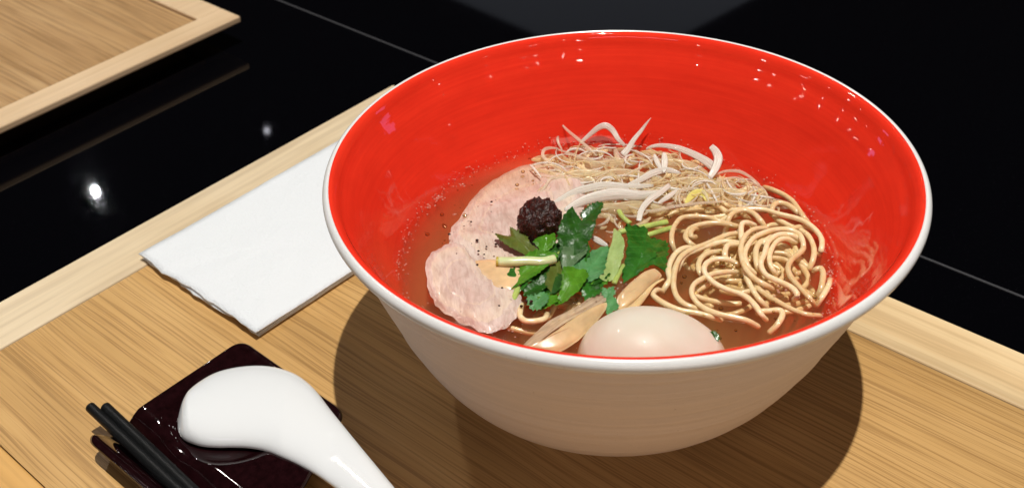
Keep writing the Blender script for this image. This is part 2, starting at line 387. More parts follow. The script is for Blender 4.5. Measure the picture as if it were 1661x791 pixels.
def catmull(pts, per=6):
    P = [Vector(p) for p in pts]; P = [P[0]*2-P[1]]+P+[P[-1]*2-P[-2]]; out = []
    for i in range(1, len(P)-2):
        p0, p1, p2, p3 = P[i-1:i+3]
        for k in range(per):
            t = k/per
            out.append(.5*((2*p1)+(p2-p0)*t+(2*p0-5*p1+4*p2-p3)*t*t+(3*p1-p0-3*p2+p3)*t**3))
    out.append(P[-2].copy()); return out
def strand_me(name, pts, rx, ry=None, ns=8, per=6, taper=None, up=Vector((0, 0, 1)), wob=0.0, twist=0.0):
    """sweep an ellipse (rx across, ry up) along a smooth line; taper(t) scales it"""
    ry = ry or rx; C_ = catmull(pts, per); vs, fs, uvs = [], [], []; n = len(C_); seed = random.random()*50
    for i, c in enumerate(C_):
        d = (C_[min(i+1, n-1)]-C_[max(i-1, 0)]).normalized()
        s = d.cross(up)
        if s.length < 1e-4: s = d.cross(Vector((1, 0, 0)))
        s.normalize(); u = s.cross(d).normalized()
        if twist:
            q = Matrix.Rotation(twist*i/n, 3, d); s = q @ s; u = q @ u
        t = i/(n-1); k = taper(t) if taper else 1.0
        k *= 1+wob*noise.noise(Vector((seed, i*.23, 0)))
        if i in (0, n-1) and taper is None: k *= .72
        for j in range(ns):
            a = 2*math.pi*j/ns
            vs.append(c+s*(math.cos(a)*rx*k)+u*(math.sin(a)*ry*k)); uvs.append((t*2, math.cos(a)))
    for i in range(n-1):
        for j in range(ns):
            a, b_ = i*ns+j, i*ns+(j+1) % ns
            fs.append((a, b_, b_+ns, a+ns))
    fs.append(tuple(range(ns-1, -1, -1))); fs.append(tuple(range((n-1)*ns, n*ns)))
    me = pydata(name, vs, fs); l = me.uv_layers.new(name='UVMap').data; n_ = len(me.loops)
    idx = [0]*n_; me.loops.foreach_get('vertex_index', idx)
    l.foreach_set('uv', [c_ for i_ in idx for c_ in uvs[i_]])
    return me
def blob_me(name, outline, thick, rings=9, zfn=None, edge_sub=4, serr=0.0, rough_edge=0.0, cup=0.0, uv=True, round_edge=True, axis=None, fold=0.0):
    """a sheet with depth whose outline is a closed loop of 3D points; filled by rings towards its middle"""
    O = [Vector(p) for p in outline]; n0 = len(O); E = []
    for i in range(n0):
        a, b_ = O[i], O[(i+1) % n0]
        pa, pb = O[i-1], O[(i+2) % n0]
        for k in range(edge_sub):
            t = k/edge_sub
            lin = a.lerp(b_, t)
            cr = .5*((2*a)+(b_-pa)*t+(2*pa-5*a+4*b_-pb)*t*t+(3*a-pa-3*b_+pb)*t**3)
            E.append(lin.lerp(cr, .55))
    c = sum(E, Vector())/len(E); n = len(E); sd = random.random()*99
    nrm = Vector()
    for i in range(n): nrm += (E[i]-c).cross(E[(i+1) % n]-c)
    nrm.normalize()
    if nrm.z < 0: nrm = -nrm
    for i in range(n):
        d = (E[i]-c).normalized()
        if serr: E[i] = E[i]+d*(serr*(1 if i % 2 else -1))
        if rough_edge: E[i] = E[i]+d*(rough_edge*noise.noise(Vector((sd, i*.45, 0)))*2)
    ax = (max(E, key=lambda e: (e-c).length)-c).normalized() if axis is None else axis
    side = nrm.cross(ax).normalized()
    vs, fs, uvs = [], [], []
    def put(p, lift, top):
        q = p.copy()
        if zfn: q.z += zfn(q)
        q = q+nrm*lift; vs.append(q); uvs.append(((p-c).dot(ax), (p-c).dot(side)))
    for layer in (1, 0):
        for j in range(rings, 0, -1):
            f = j/rings
            ed = math.sqrt(max(0, 1-((f-.72)/.28)**2)) if (round_edge and f > .72) else 1.0
            if rings < 4: ed = 1.0
            for i in range(n):
                p = c.lerp(E[i], f)
                lift = fold*abs((p-c).dot(side))-fold*.0012 + cup*(1-f*f) + (thick*.5*ed if layer else -thick*.5*ed)
                put(p, lift, layer)
        put(c.copy(), cup+(thick*.5 if layer else -thick*.5), layer)
    L = rings*n+1
    for layer in (0, 1):
        base = layer*L
        for j in range(rings-1):
            for i in range(n):
                a = base+j*n+i; b_ = base+j*n+(i+1) % n
                f_ = (a, b_, b_+n, a+n); fs.append(f_ if not layer else f_[::-1])
        for i in range(n):
            a = base+(rings-1)*n+i; b_ = base+(rings-1)*n+(i+1) % n; f_ = (a, b_, base+L-1)
            fs.append(f_ if not layer else f_[::-1])
    for i in range(n):
        a, b_ = i, (i+1) % n; fs.append((b_, a, a+L, b_+L))
    me = pydata(name, vs, fs)
    if not uv:
        l = me.uv_layers.new(name='UVMap')
        for lp in me.loops:
            q = lp.vertex_index % L; j = q//n
            l.data[lp.index].uv = ((rings-j)/rings if q < rings*n else 0, (q % n)/n)
    if uv:
        l = me.uv_layers.new(name='UVMap')
        for lp in me.loops: l.data[lp.index].uv = uvs[lp.vertex_index]
    bm = bmesh.new(); bm.from_mesh(me); bmesh.ops.recalc_face_normals(bm, faces=bm.faces[:]); bm.to_mesh(me); bm.free()
    return me

# ------------------------------------------------------------------ counter and trays
TH = 0.753; TC = Vector((-0.0833, 0.2523, 0)); TT = -0.018
Av = Vector((math.cos(TH), math.sin(TH), 0)); Bv = Vector((math.sin(TH), -math.cos(TH), 0))
# local frame of the trays: origin at the far corner of the near tray, x along Av, y along Bv (mirrored frame kept right handed: y_local = -b)
def T_(a, b_, z): return TC+Av*a+Bv*b_+Vector((0, 0, z))
def local(o_):  # put an object whose mesh is written in (a, -b, z) into place
    o_.location = TC; o_.rotation_euler = (0, 0, TH); return o_
ct = local(link('counter_top', box_me('counter_top', -1.6, .0600, -1.8, 1.8, TT-.03, TT), M['counter'], smooth=False)); tag(ct, kind='structure')
cs = link('joint_strip', box_me('joint_strip', .0604, .0618, -1.8, 1.8, TT-.02, TT+.0004), M['strip'], ct, smooth=False)
cb = link('back_ledge', box_me('back_ledge', .0622, 2.2, -1.8, 1.8, TT-.03, TT), M['counter'], ct, smooth=False)

def tray(name, label, b0, b1, a0, a1, rw, rz, pz, mats, rail_h=.0045):
    """b0..b1 and a0..a1 bound the tray; rw is the rail width"""
    t = local(empty(name)); tag(t, label, 'tray', 'wooden serving trays on the counter')
    rb, ra, rf, pn = mats
    link('panel', box_me('panel', a0+rw+.0004, a1-rw-.0004, -b1+rw+.0004, -b0-rw-.0004, pz-.006, pz), pn, t, smooth=False)
    # long rails run from front to back, the cross rails butt between them
    def rail(x0, x1, y0, y1, m_):
        return link('rail', box_me('rail', x0, x1, y0, y1, rz-rail_h, rz, .0011, 3), m_, t, smooth=False)
    rail(a0, a1, -b0-rw, -b0, ra); rail(a0, a1, -b1, -b1+rw, ra)
    rail(a1-rw, a1, -b1+rw+.0003, -b0-rw-.0003, rb); rail(a0, a0+rw, -b1+rw+.0003, -b0-rw-.0003, rf)
    link('base', box_me('base', a0+.03, a1-.03, -b1+.03, -b0-.03, TT+.0005, min(pz, rz)-.0066), M['gap'], t, smooth=False)
    return t
tray('serving_tray', 'pale rimmed wooden tray under the red ramen bowl', 0, .455, -.3405, 0, .0310, .0015, .0008, (M['rail_b'], M['rail_a'], M['rail_f'], M['panel']))
tray('serving_tray', 'second wooden tray standing alone at the back left on the black counter', -.60, -.1497, -.37, .004, .0205, .0010, -.0016, (M['rail2'], M['rail2'], M['rail2'], M['panel2']))

# ------------------------------------------------------------------ napkin
nk = empty('paper_napkin', T_(-.17, .07, .001)); tag(nk, 'folded white paper napkin lying on the tray left of the bowl', 'napkin')
def nap_layer(name, z, inset, seedv, thick, curl):
    random.seed(seedv)
    A0, B0, A1, B1 = -.1990+inset, .0262+inset*.4, -.066, .1162-inset*.4
    pts = []
    def edge(p, q, n, rough):
        for i in range(n):
            t = i/n; a = p[0]+(q[0]-p[0])*t; b_ = p[1]+(q[1]-p[1])*t
            if rough: a += rough*(noise.noise(Vector((t*7, seedv*3.1, 0))) + .6*noise.noise(Vector((t*19, seedv, 4))))
            pts.append((a, b_))
    edge((A0, B0), (A0, B1), 26, .0016); edge((A0, B1), (A1, B1), 20, .0002); edge((A1, B1), (A1, B0), 8, 0); edge((A1, B0), (A0, B0), 20, .0002)
    P3 = []
    for a, b_ in pts:
        lift = curl*max(0, 1-(a-A0)/.03)**2*(.6+.8*noise.noise(Vector((b_*70, seedv, 0)))) if curl else 0
        P3.append(T_(a, b_, z+max(0, lift))-nk.location)
    def zf(q):
        w_ = q+nk.location
        return .0006*noise.noise(w_*26)+.0003*noise.noise(w_*80)
    return link(name, blob_me(name, P3, thick, 12, zf, 1, uv=False, round_edge=False), M['paper'], nk)
nap_layer('lower_fold', .0022, .0012, 3, .0005, .0000)
nap_layer('middle_fold', .0034, .0004, 5, .0005, .0005)
nap_layer('top_fold', .0048, -.0004, 8, .0006, .0010)
random.seed(11)

# ------------------------------------------------------------------ bowl
bowl = empty('ramen_bowl', (0, 0, .0015)); tag(bowl, 'large flared ramen bowl, red inside and white outside, with a white rim', 'bowl')
RIMZ = .0972
def rp(x, xs, ys):
    if x <= xs[0]: return ys[0]
    for i in range(len(xs)-1):
        if x <= xs[i+1]:
            t = (x-xs[i])/(xs[i+1]-xs[i]); return ys[i]+(ys[i+1]-ys[i])*t
    return ys[-1]
def smooth_profile(zr, n):
    P = catmull([(r, z, 0) for r, z in zr], n); return [(p.x, p.y) for p in P]
outer = smooth_profile([(.0548, .0048), (.0580, .0062), (.0670, .0140), (.0758, .0250), (.0838, .0400), (.0897, .0550), (.0952, .0700), (.0999, .0850), (.1026, .0925)], 10)
outer = [(r + (.00042*noise.noise(Vector((0, z*230, 3))) + .00016*noise.noise(Vector((4, z*700, 3))))*(1 if .008 < z < .088 else 0), z) for r, z in outer]
ZI = [(.004, .0070), (.030, .0072), (.052, .0105), (.0655, .0200), (.0750, .0350), (.0828, .0560), (.0895, .0700), (.0966, .0850), (.1003, .0915), (.1016, .0943)]
inner = smooth_profile(ZI, 10)
def shift(pr): return [(r, z-.0015) for r, z in pr]
link('body', lathe_me('body', shift([(.0475, .0046), (.0520, .0046)]+outer)), M['white_body'], bowl)
link('foot_ring', lathe_me('foot_ring', shift([(.0490, .0050), (.0488, .0020), (.0500, .0012), (.0545, .0012), (.0556, .0020), (.0556, .0052)])), M['white_body'], bowl)
rimp = smooth_profile([(.1047, .09700), (.1052, .09725), (.1060, .09690), (.1068, .09600), (.10715, .09480), (.1069, .09340), (.1060, .09230), (.1042, .09170), (.1022, .09180)], 4)
link('rim', lathe_me('rim', shift(rimp), 200), M['white_rim'], bowl)
gl = link('red_glaze', lathe_me('red_glaze', shift([(0.0001, .0070)]+inner+[(.10225, .09555), (.1029, .0964), (.1036, .0969), (.1042, .0971), (.1047, .0970)]), 200), M['red'], bowl)

# ------------------------------------------------------------------ broth
def inner_r(z):
    for (r0, z0), (r1, z1) in zip(inner, inner[1:]):
        if z0 <= z <= z1: return r0+(r1-r0)*(z-z0)/max(1e-6, z1-z0)
    return 0
bp = []
for i in range(40):
    z = .0076+(HS-.0076)*i/39
    bp.append((inner_r(z)-.00035, z))
top = [(inner_r(HS+.0006)-.00035, HS+.0006), (inner_r(HS)-.0012, HS+.0001)]
RS = inner_r(HS)-.0012
top += [(RS*(1-i/26), HS) for i in range(1, 26)]+[(.00005, HS)]
def bw(r, z, a):
    if z >= HS-1e-6 and r < RS+.0001:
        z += .00012*noise.noise(Vector((r*math.cos(a)*60, r*math.sin(a)*60, 1.3)))*min(1, (RS+.0001-r)*200)
    return r, z
broth = link('broth', lathe_me('broth', [(.00005, .0076)]+bp+top, 120, bw), M['broth'])
bm = bmesh.new(); bm.from_mesh(broth.data); bmesh.ops.remove_doubles(bm, verts=bm.verts[:], dist=.00012); bmesh.ops.recalc_face_normals(bm, faces=bm.faces[:]); bm.to_mesh(broth.data); bm.free()
tag(broth, 'clear amber brown soup filling the red bowl', 'soup')

# ------------------------------------------------------------------ toppings
def S(px, py, dz=0.0): return at(px, py, HS+dz*.001)      # point near the broth surface, dz in millimetres
def base_of(pts): 
    c = sum(pts, Vector())/len(pts); return c
def thing_mesh(name, me_fn, m_, label, cat, group=None, kind=None, origin=None):
    """one-mesh thing; the mesh is moved so that the object's origin lies in it"""
    me = me_fn
    c = sum((v.co for v in me.vertices), Vector())/len(me.vertices)
    zmin = min(v.co.z for v in me.vertices); c.z = zmin
    me.transform(Matrix.Translation(-c)); o = link(name, me, m_); o.location = c
    return tag(o, label, cat, group, kind)

# egg
def egg():
    bm = bmesh.new(); bmesh.ops.create_icosphere(bm, subdivisions=5, radius=1)
    for v in bm.verts:
        x, y, z = v.co; k = 1-.10*x
        v.co = Vector((x*.0268, y*.0205*k, z*.0205*k)); v.co += v.co.normalized()*.00012*noise.noise(v.co*220)
    me = bpy.data.meshes.new('egg'); bm.to_mesh(me); bm.free()
    o = link('boiled_egg', me, M['egg']); o.location = (.0058, -.0525, .0462); o.rotation_euler = (math.radians(4), math.radians(3), math.radians(-4))
    tag(o, 'whole soy marinated boiled egg half sunk at the near side of the bowl', 'egg')
egg()

# pork
def pork(name, px, label, cup=.0006, thick=.0032, grp='pork slices in the soup', amp=.0011, fray=.0004):
    P = [S(*p) for p in px]
    zf = lambda q: amp*noise.noise(q*70)+.0004*noise.noise(q*240)
    me = blob_me(name, P, thick, 16, zf, 6, rough_edge=fray, cup=cup, uv=False)
    return thing_mesh(name, me, M['pork'], label, 'meat', grp)
pork('pork_slice', [(728, 398, -1.0), (731, 372, -1.4), (748, 350, -2.4), (770, 318, -4.0), (800, 292, -5.5), (850, 268, -6.0), (905, 262, -5), (942, 285, -1), (950, 330, -.4), (930, 380, -.4), (905, 425, -.4), (870, 452, -.4), (820, 455, -.8), (770, 430, -.8)],
     'rear pink pork slice lying under the black garlic paste', .0013)
pork('pork_slice', [(692, 440, .2), (694, 416, .2), (712, 400, .6), (732, 393, .9), (752, 398, 1.2), (775, 430, 1.2), (800, 455, .8), (836, 466, .8), (848, 490, .2), (838, 515, 0), (814, 535, -.3), (788, 540, -.8), (752, 526, -1.6), (716, 502, -1.8), (696, 476, -1.2)],
     'front pork slice with a frayed edge nearest the left wall of the bowl', .0010, fray=.0006)
P = [S(*p) for p in [(768, 424, 1.0), (792, 420, 1.6), (826, 424, 1.6), (852, 440, 1.4), (850, 466, 1.3), (828, 474, 1.2), (798, 468, 1.2), (776, 448, 1.0)]]
thing_mesh('pork_slice', blob_me('pork_slice', P, .0022, 8, lambda q: .0005*noise.noise(q*120), 4, rough_edge=.0003, cup=.0006, uv=False), M['fat'],
           'small tan piece of fatty pork between the pork slices and the green stem', 'meat', 'pork slices in the soup')

# black garlic paste
def paste():
    bm = bmesh.new(); bmesh.ops.create_icosphere(bm, subdivisions=6, radius=1)
    for v in bm.verts:
        n = v.co.normalized(); r = 1+.16*noise.noise(n*2.2)+.10*noise.noise(n*6)+.075*noise.noise(n*15)+.05*noise.noise(n*34)
        v.co = Vector((n.x*.0082, n.y*.0085, n.z*.0088))*r
    me = bpy.data.meshes.new('paste'); bm.to_mesh(me); bm.free()
    c = at(875, 358, HS+.0070)
    o = link('garlic_paste', me, M['paste']); o.location = c; tag(o, 'lumpy black garlic paste dollop on the pork', 'paste')
paste()

# menma
def menma(name, px, m_, label, thick=.0024, cup=.0006, grp='bamboo shoot strips'):
    P = [S(*p) for p in px]
    me = blob_me(name, P, thick, 8, lambda q: .0003*noise.noise(q*150), 5, uv=False, cup=cup)
    return thing_mesh(name, me, m_, label, 'bamboo shoot', grp)
menma('bamboo_shoot', [(848, 568, .0), (872, 556, .8), (900, 538, 1.4), (935, 512, 1.9), (968, 495, 2.0), (984, 490, 1.8), (983, 502, .6), (962, 528, -.4), (938, 552, -1.2), (905, 572, -1.5), (870, 576, -1.2)], M['menma'],
      'wide orange bamboo shoot strip leaning beside the egg, the lowest one', .0026, .0010)
menma('bamboo_shoot', [(1000, 494, 1.2), (1002, 480, 2.6), (1020, 460, 3.2), (1045, 441, 3.4), (1062, 435, 3.0), (1074, 446, 1.6), (1058, 464, 1.0), (1035, 486, .6), (1012, 504, .4), (1000, 506, .4)], M['menma'],
      'orange bamboo shoot strip tucked under the right green leaves', .0026, .0010)
def bamboo_fold(px, rad, label):
    me = strand_me('bamboo_shoot', [S(*p) for p in px], rad, rad*.6, 8, 6, lambda t: .45+.75*math.sin(math.pi*min(1, t*1.1+.05)))
    thing_mesh('bamboo_shoot', me, M['menma_l'], label, 'bamboo shoot', 'bamboo shoot strips')
bamboo_fold([(972, 545, .2), (986, 528, 1.0), (1006, 512, 1.4), (1030, 496, 1.8), (1046, 478, 2.2), (1060, 462, 2.4), (1076, 452, 2.0)], .0013, 'thin pale bamboo shoot fold curving along the back of the egg')
P = [S(*p) for p in [(848, 560, -1.6), (868, 540, -.8), (890, 520, -.2), (920, 505, .2), (950, 488, .3), (975, 470, .1), (1000, 470, -.3), (990, 484, -.1), (955, 502, .3), (922, 520, .4), (890, 541, .2), (866, 560, -.6)]]
thing_mesh('bamboo_shoot', blob_me('bamboo_shoot', P, .0012, 6, None, 4, uv=False), M['menma_g'], 'greyish see-through bamboo shoot skin above the wide orange strip', 'bamboo shoot', 'bamboo shoot strips')

# ------------------------------------------------------------------ noodles
NR = .00111
noodles = [
 ([(1200,368,0),(1170,360,.8),(1150,353,1.2),(1128,351,1.4),(1107,353,1.4),(1096,363,1.3),(1090,378,1.2),(1090,394,.8),(1095,410,-.5)], 'noodle looping widest at the left of the nest'),
 ([(1196,367,.6),(1172,362,.9),(1149,362,.9),(1129,366,.6),(1116,374,.4),(1112,385,.4),(1119,394,.2),(1130,402,-.4)], 'noodle curling just inside the left loop'),
 ([(1126,403,-.2),(1111,402,.9),(1097,410,1.4),(1088,424,1.5),(1084,440,1.0),(1086,453,.4),(1080,464,-.3),(1073,475,-.8)], 'noodle arching down beside the right green leaves'),
 ([(1077,474,-.6),(1066,470,.6),(1059,477,1.4),(1068,486,1.4),(1086,496,1.0),(1106,503,.6),(1130,507,.2),(1152,513,-.4),(1172,520,-2.2)], 'noodle with a sharp hairpin touching the back of the egg'),
 ([(1199,378,1.6),(1182,380,2.0),(1165,387,2.0),(1142,397,1.8),(1121,405,1.8),(1106,415,1.8),(1097,430,1.8),(1093,448,1.6),(1093,466,1.4),(1098,481,1.0),(1109,492,.4),(1126,499,-.4),(1148,508,-1.4)], 'long noodle sweeping down the left of the nest'),
 ([(1202,395,1.0),(1186,392,1.4),(1172,392,1.6),(1150,398,1.2),(1128,406,.9),(1112,414,.5),(1104,426,-.3),(1098,441,-1.4)], 'noodle running under the long left one'),
 ([(1206,399,.6),(1192,396,1.4),(1181,398,1.8),(1177,404,1.8),(1176,414,1.4),(1182,424,.2)], 'short noodle hook near the centre of the nest'),
 ([(1172,407,.6),(1150,410,.8),(1138,418,.8),(1133,430,.3),(1136,444,-.7),(1145,453,-2)], 'noodle bend left of the hook'),
 ([(1199,430,0),(1181,421,1.2),(1160,420,1.6),(1146,427,1.8),(1142,439,1.8),(1149,450,1.6),(1162,461,1.6),(1182,470,1.6),(1200,476,1.5),(1214,484,1.4),(1226,497,1.0),(1235,510,0),(1244,520,-1.6)], 'noodle that crosses the front of the nest in an S'),
 ([(1204,435,-.2),(1212,453,-.6),(1222,472,-1.2),(1232,486,-1.8),(1246,500,-3)], 'noodle sinking behind the S shaped one'),
 ([(1197,441,.2),(1176,441,.6),(1157,444,.8),(1139,452,1.0),(1125,462,1.2),(1122,476,1.2),(1129,489,1.2),(1143,500,1.2),(1166,509,1.2),(1190,514,1.0),(1212,520,.2),(1232,531,-1.4)], 'noodle with a round bend low in the nest above the egg'),
 ([(1180,368,0),(1182,354,1.0),(1192,344,1.4),(1208,341,1.6),(1222,346,1.6),(1234,358,1.2),(1243,371,.2)], 'noodle arch at the top of the nest'),
 ([(1176,346,-.8),(1190,341,.4),(1215,339,1.0),(1239,340,1.2),(1264,347,1.4),(1289,353,1.4),(1308,361,1.6),(1324,374,1.6),(1333,389,1.4),(1332,405,.4),(1328,415,-1.0)], 'long noodle along the right side by the red wall'),
 ([(1238,303,-.8),(1256,309,.4),(1273,317,1.0),(1286,327,1.2),(1296,341,1.2),(1304,353,1.2),(1313,364,.6)], 'noodle running along the back right waterline'),
 ([(1252,350,-1.0),(1252,340,.2),(1256,332,.8),(1265,329,1.0),(1279,333,1.0),(1292,343,.8),(1302,354,.4)], 'little noodle arch beside the back right waterline'),
 ([(1250,345,-2.0),(1262,356,-2),(1280,366,-2),(1298,373,-2.2),(1312,384,-2.2),(1320,402,-2.4),(1319,420,-2.8),(1312,438,-3.6)], 'sunken noodle inside the right side of the nest'),
 ([(1246,370,1.0),(1223,372,1.8),(1208,384,2.2),(1202,401,2.4),(1203,418,2.4),(1210,436,2.0),(1222,450,1.4),(1240,461,.4),(1256,470,-1)], 'leftmost noodle of the big coil'),
 ([(1300,412,.2),(1303,399,1.0),(1302,391,1.4),(1296,380,1.8),(1281,373,2.2),(1262,372,2.6),(1243,376,2.8),(1224,385,2.8),(1212,400,2.8),(1208,415,2.6),(1213,432,1.6),(1226,446,.2)], 'outermost noodle of the big coil'),
 ([(1302,396,1.0),(1303,403,.9),(1295,412,.9),(1284,421,.9),(1278,435,.9),(1284,451,.6),(1299,468,.2),(1314,484,-.6),(1323,496,-2)], 'noodle dropping from the coil towards the right wall'),
 ([(1298,392,.8),(1288,383,1.6),(1275,380,2.0),(1259,382,2.4),(1246,393,2.6),(1240,411,2.6),(1234,428,2.4),(1241,444,2.0),(1256,453,1.8),(1272,460,1.8),(1286,468,1.8),(1293,479,1.0),(1287,487,-.4)], 'noodle coil that ends in a hook at the lower right'),
 ([(1294,394,.4),(1275,387,1.4),(1261,391,1.8),(1251,405,2.0),(1248,421,1.8),(1252,435,1.2),(1260,447,.2)], 'innermost noodle of the big coil'),
 ([(1245,388,1.2),(1234,392,1.8),(1227,403,2.0),(1226,417,1.8),(1229,432,.8),(1236,444,-.6)], 'noodle between the two left coils'),
 ([(1236,400,1.0),(1238,395,1.6),(1243,389,1.8),(1254,382,1.8)], 'short noodle piece within the coil'),
 ([(1226,366,.6),(1212,361,1.4),(1204,363,1.8),(1202,374,1.8),(1203,387,1.2),(1206,398,0)], 'upright noodle bend left of the coil top'),
 ([(1216,448,-1),(1232,470,-1.4),(1258,487,-1.4),(1286,502,-1.2),(1310,510,-1.0),(1332,512,-1.6)], 'noodle trailing to the lower right under the hook'),
 ([(1321,440,-.8),(1323,437,1.0),(1331,435,1.6),(1335,443,1.4),(1334,456,.6),(1331,470,-1),(1324,486,-2.6)], 'noodle end poking up at the right wall'),
 ([(1346,452,-.2),(1345,460,.6),(1340,471,.4),(1332,484,-.6),(1324,497,-2)], 'noodle end leaning on the right wall below the other end'),
 ([(1228,509,-2.2),(1234,505,-2.0),(1248,504,-1.8),(1264,503,-1.8),(1269,511,-2.2),(1261,526,-3.2),(1246,541,-4.6)], 'sunken noodle loop nearest the rim'),
 ([(846,492,1.0),(844,503,1.2),(844,513,1.0),(853,520,.8),(870,520,.6),(884,516,.2),(888,508,-.6)], 'short noodle piece left of the bamboo shoots'),
 ([(1340,383,-2),(1318,372,-2.2),(1300,368,-1.6),(1284,372,-1.2),(1275,382,-1.4)], 'sunken noodle bend at the right of the coil'),
 ([(1132,372,.2),(1125,371,.8),(1120,377,.9),(1122,384,.6),(1129,384,0)], 'tiny noodle curl inside the left loop'),
]
random.seed(21)
for pts, lab in noodles:
    pts = [(x, y, z*.8-(2.4 if i in (0, len(pts)-1) else .35)) for i, (x, y, z) in enumerate(pts)]
    me = strand_me('noodle', [S(*p) for p in pts], NR*random.uniform(.93, 1.06), NR*random.uniform(.9, 1.0), 10, 6, wob=.10)
    thing_mesh('noodle', me, M['noodle'], lab, 'noodle', 'noodles in the soup')
# sunken noodles below the nest
def sunken(cx, cy, rx, ry, n, zlo, zhi, seedv, where, tall=1.0):
    random.seed(seedv)
    for k in range(n):
        a0 = random.uniform(0, 6.28); ox = random.uniform(-rx, rx)*.5; oy = random.uniform(-ry, ry)*.5
        ra = rx*random.uniform(.25, .6); rb = ry*random.uniform(.25, .6); z0 = random.uniform(zlo, zhi); sweep = random.uniform(2.0, 4.2)*random.choice((-1, 1))
        pts = []
        for i in range(8):
            t = i/7; a = a0+sweep*t
            p = S(cx+ox+ra*math.cos(a)*(1+.25*math.sin(3*a)), cy+oy+rb*math.sin(a), z0+1.6*math.sin(a*1.7+k)*tall)
            r_ = math.hypot(p.x, p.y); lim = inner_r(max(.012, p.z))-.0025
            if r_ > lim: p.x *= lim/r_; p.y *= lim/r_
            pts.append(p)
        me = strand_me('noodle', pts, NR, NR, 8, 5, wob=.08)
        thing_mesh('noodle', me, M['noodle'], ('deep' if z0 < (zlo+zhi)/2 else 'shallow')+' sunken noodle '+where+(' towards the left' if ox < 0 else ' towards the right'), 'noodle', 'sunken noodles under the nest')
sunken(1218, 435, 112, 80, 34, -8.5, -3.6, 5, 'under the coiled nest')
sunken(1110, 330, 120, 60, 16, -9.0, -4.0, 6, 'under the leek pile')
sunken(900, 500, 90, 50, 9, -9.0, -4.5, 9, 'under the bamboo shoots')

# ------------------------------------------------------------------ leek
def leek(pts, wpx, m_, label, tp=None, facing=True, thick=.00014, grp='shredded leek ribbons'):
    P = [S(*p) for p in pts]
    up = (CAM-P[len(P)//2]).normalized() if facing else Vector((0, 0, 1))
    me = strand_me('leek_shred', P, wpx*.5/4.1*.001, thick, 8, 6, tp, up)
    return thing_mesh('leek_shred', me, m_, label, 'leek', grp)
mid = lambda t: .35+.75*math.sin(math.pi*min(1, max(0, t)))**.7
spike = lambda t: max(.06, 1.05*(t**.7))
arch = lambda t: .55+.55*math.sin(math.pi*t)
leek([(941,232,.5),(957,218,4),(971,207,7),(983,204,8),(994,212,6),(1003,226,3.5),(1014,237,.6)], 10, M['leek_w'], 'arched white leek ribbon standing highest at the back', arch)
leek([(1056,191,12),(1048,201,9.5),(1040,212,7),(1028,227,4),(1020,240,1.5),(1010,252,-.5)], 12, M['leek_w'], 'pointed leek ribbon sticking straight up against the red wall', spike)
leek([(909,199,8),(920,211,6.5),(938,226,4.5),(955,240,2.5),(968,253,.5)], 5, M['leek_t'], 'thin leek strand falling right from the left tip', mid)
leek([(910,199,8),(905,213,5),(905,229,2),(912,244,0)], 5, M['leek_t'], 'thin leek strand falling left from the left tip', mid)
leek([(1048,242,0),(1056,238,1.2),(1072,236,2),(1095,239,2.6),(1120,248,3.0),(1141,259,3.0),(1158,271,2.0)], 13, M['leek_w'], 'long white leek ribbon at the back right', lambda t: .25+.95*t)
leek([(1153,237,6.5),(1161,246,5.4),(1165,258,4.2),(1160,274,2.4),(1151,288,.4)], 14, M['leek_w'], 'curled leek end standing up at the back right', lambda t: .3+.8*math.sin(math.pi*min(1, .15+t*.7)))
leek([(1061,250,4),(1066,263,2.6),(1075,278,1.2)], 8, M['leek_w'], 'left prong of the white leek star', mid)
leek([(1077,247,4.6),(1078,262,3),(1077,280,1.4)], 11, M['leek_w'], 'middle prong of the white leek star', mid)
leek([(1010,304,.4),(1036,293,.9),(1059,281,1.4),(1081,276,1.5),(1104,281,1.0)], 11, M['leek_w'], 'leek ribbon running left from the white leek star', mid)
leek([(897,330,1.2),(926,314,1.6),(952,306,1.8),(983,301,1.8),(1019,303,1.4),(1060,301,.8)], 13, M['leek_w'], 'upper of the two long white leek pieces behind the paste', mid)
leek([(916,341,1.6),(945,326,2.2),(975,318,2.4),(1005,315,2.2),(1040,317,1.6),(1076,311,.8)], 19, M['leek_w'], 'broad lower of the two long white leek pieces', mid, thick=.0007)
leek([(1036,358,.6),(1041,340,1.6),(1053,325,1.9),(1070,313,1.8),(1087,300,1.2)], 11, M['leek_w'], 'white leek strip hanging towards the green stems', lambda t: .8+.2*math.sin(3*t))
leek([(1067,330,.8),(1084,319,1.2),(1100,307,.8)], 8, M['leek_w'], 'short white leek strip right of the hanging one', mid)
leek([(859,267,.6),(866,273,1.0),(878,288,.6)], 4, M['leek_w'], 'short bright leek strand at the far left of the leek', mid)
leek([(919,287,.8),(905,288,1.0),(893,290,1.0),(882,306,.8),(872,316,.6)], 5, M['leek_t'], 'bent leek strand beside the paste', mid)
leek([(906,241,1),(893,240,1.6),(883,243,1.8),(881,253,1.4),(894,266,.6),(905,278,0)], 6, M['leek_t'], 'looped leek strand at the left waterline', mid)
leek([(904,242,1.2),(930,251,1.4),(958,260,1.2),(985,268,.4)], 5, M['leek_t'], 'leek strand running right from the left loop', mid)
leek([(958,383,2.2),(970,390,2.6),(986,399,2.0)], 9, M['leek_w'], 'short white leek bit wedged between the green leaves', mid)
leek([(1156,285,.3),(1176,278,.8),(1198,278,.9),(1215,286,.7),(1233,300,.2)], 5, M['leek_t'], 'fine leek arc at the back right waterline', mid)
leek([(1162,295,.2),(1190,288,.6),(1215,296,.5),(1240,308,0)], 4, M['leek_t'], 'fine leek arc just inside the back right waterline', mid)
leek([(1010,330,.3),(1050,342,.5),(1100,334,.6),(1150,328,.5),(1200,326,.3)], 5, M['leek_t'], 'long fine leek strand in front of the leek pile', mid)
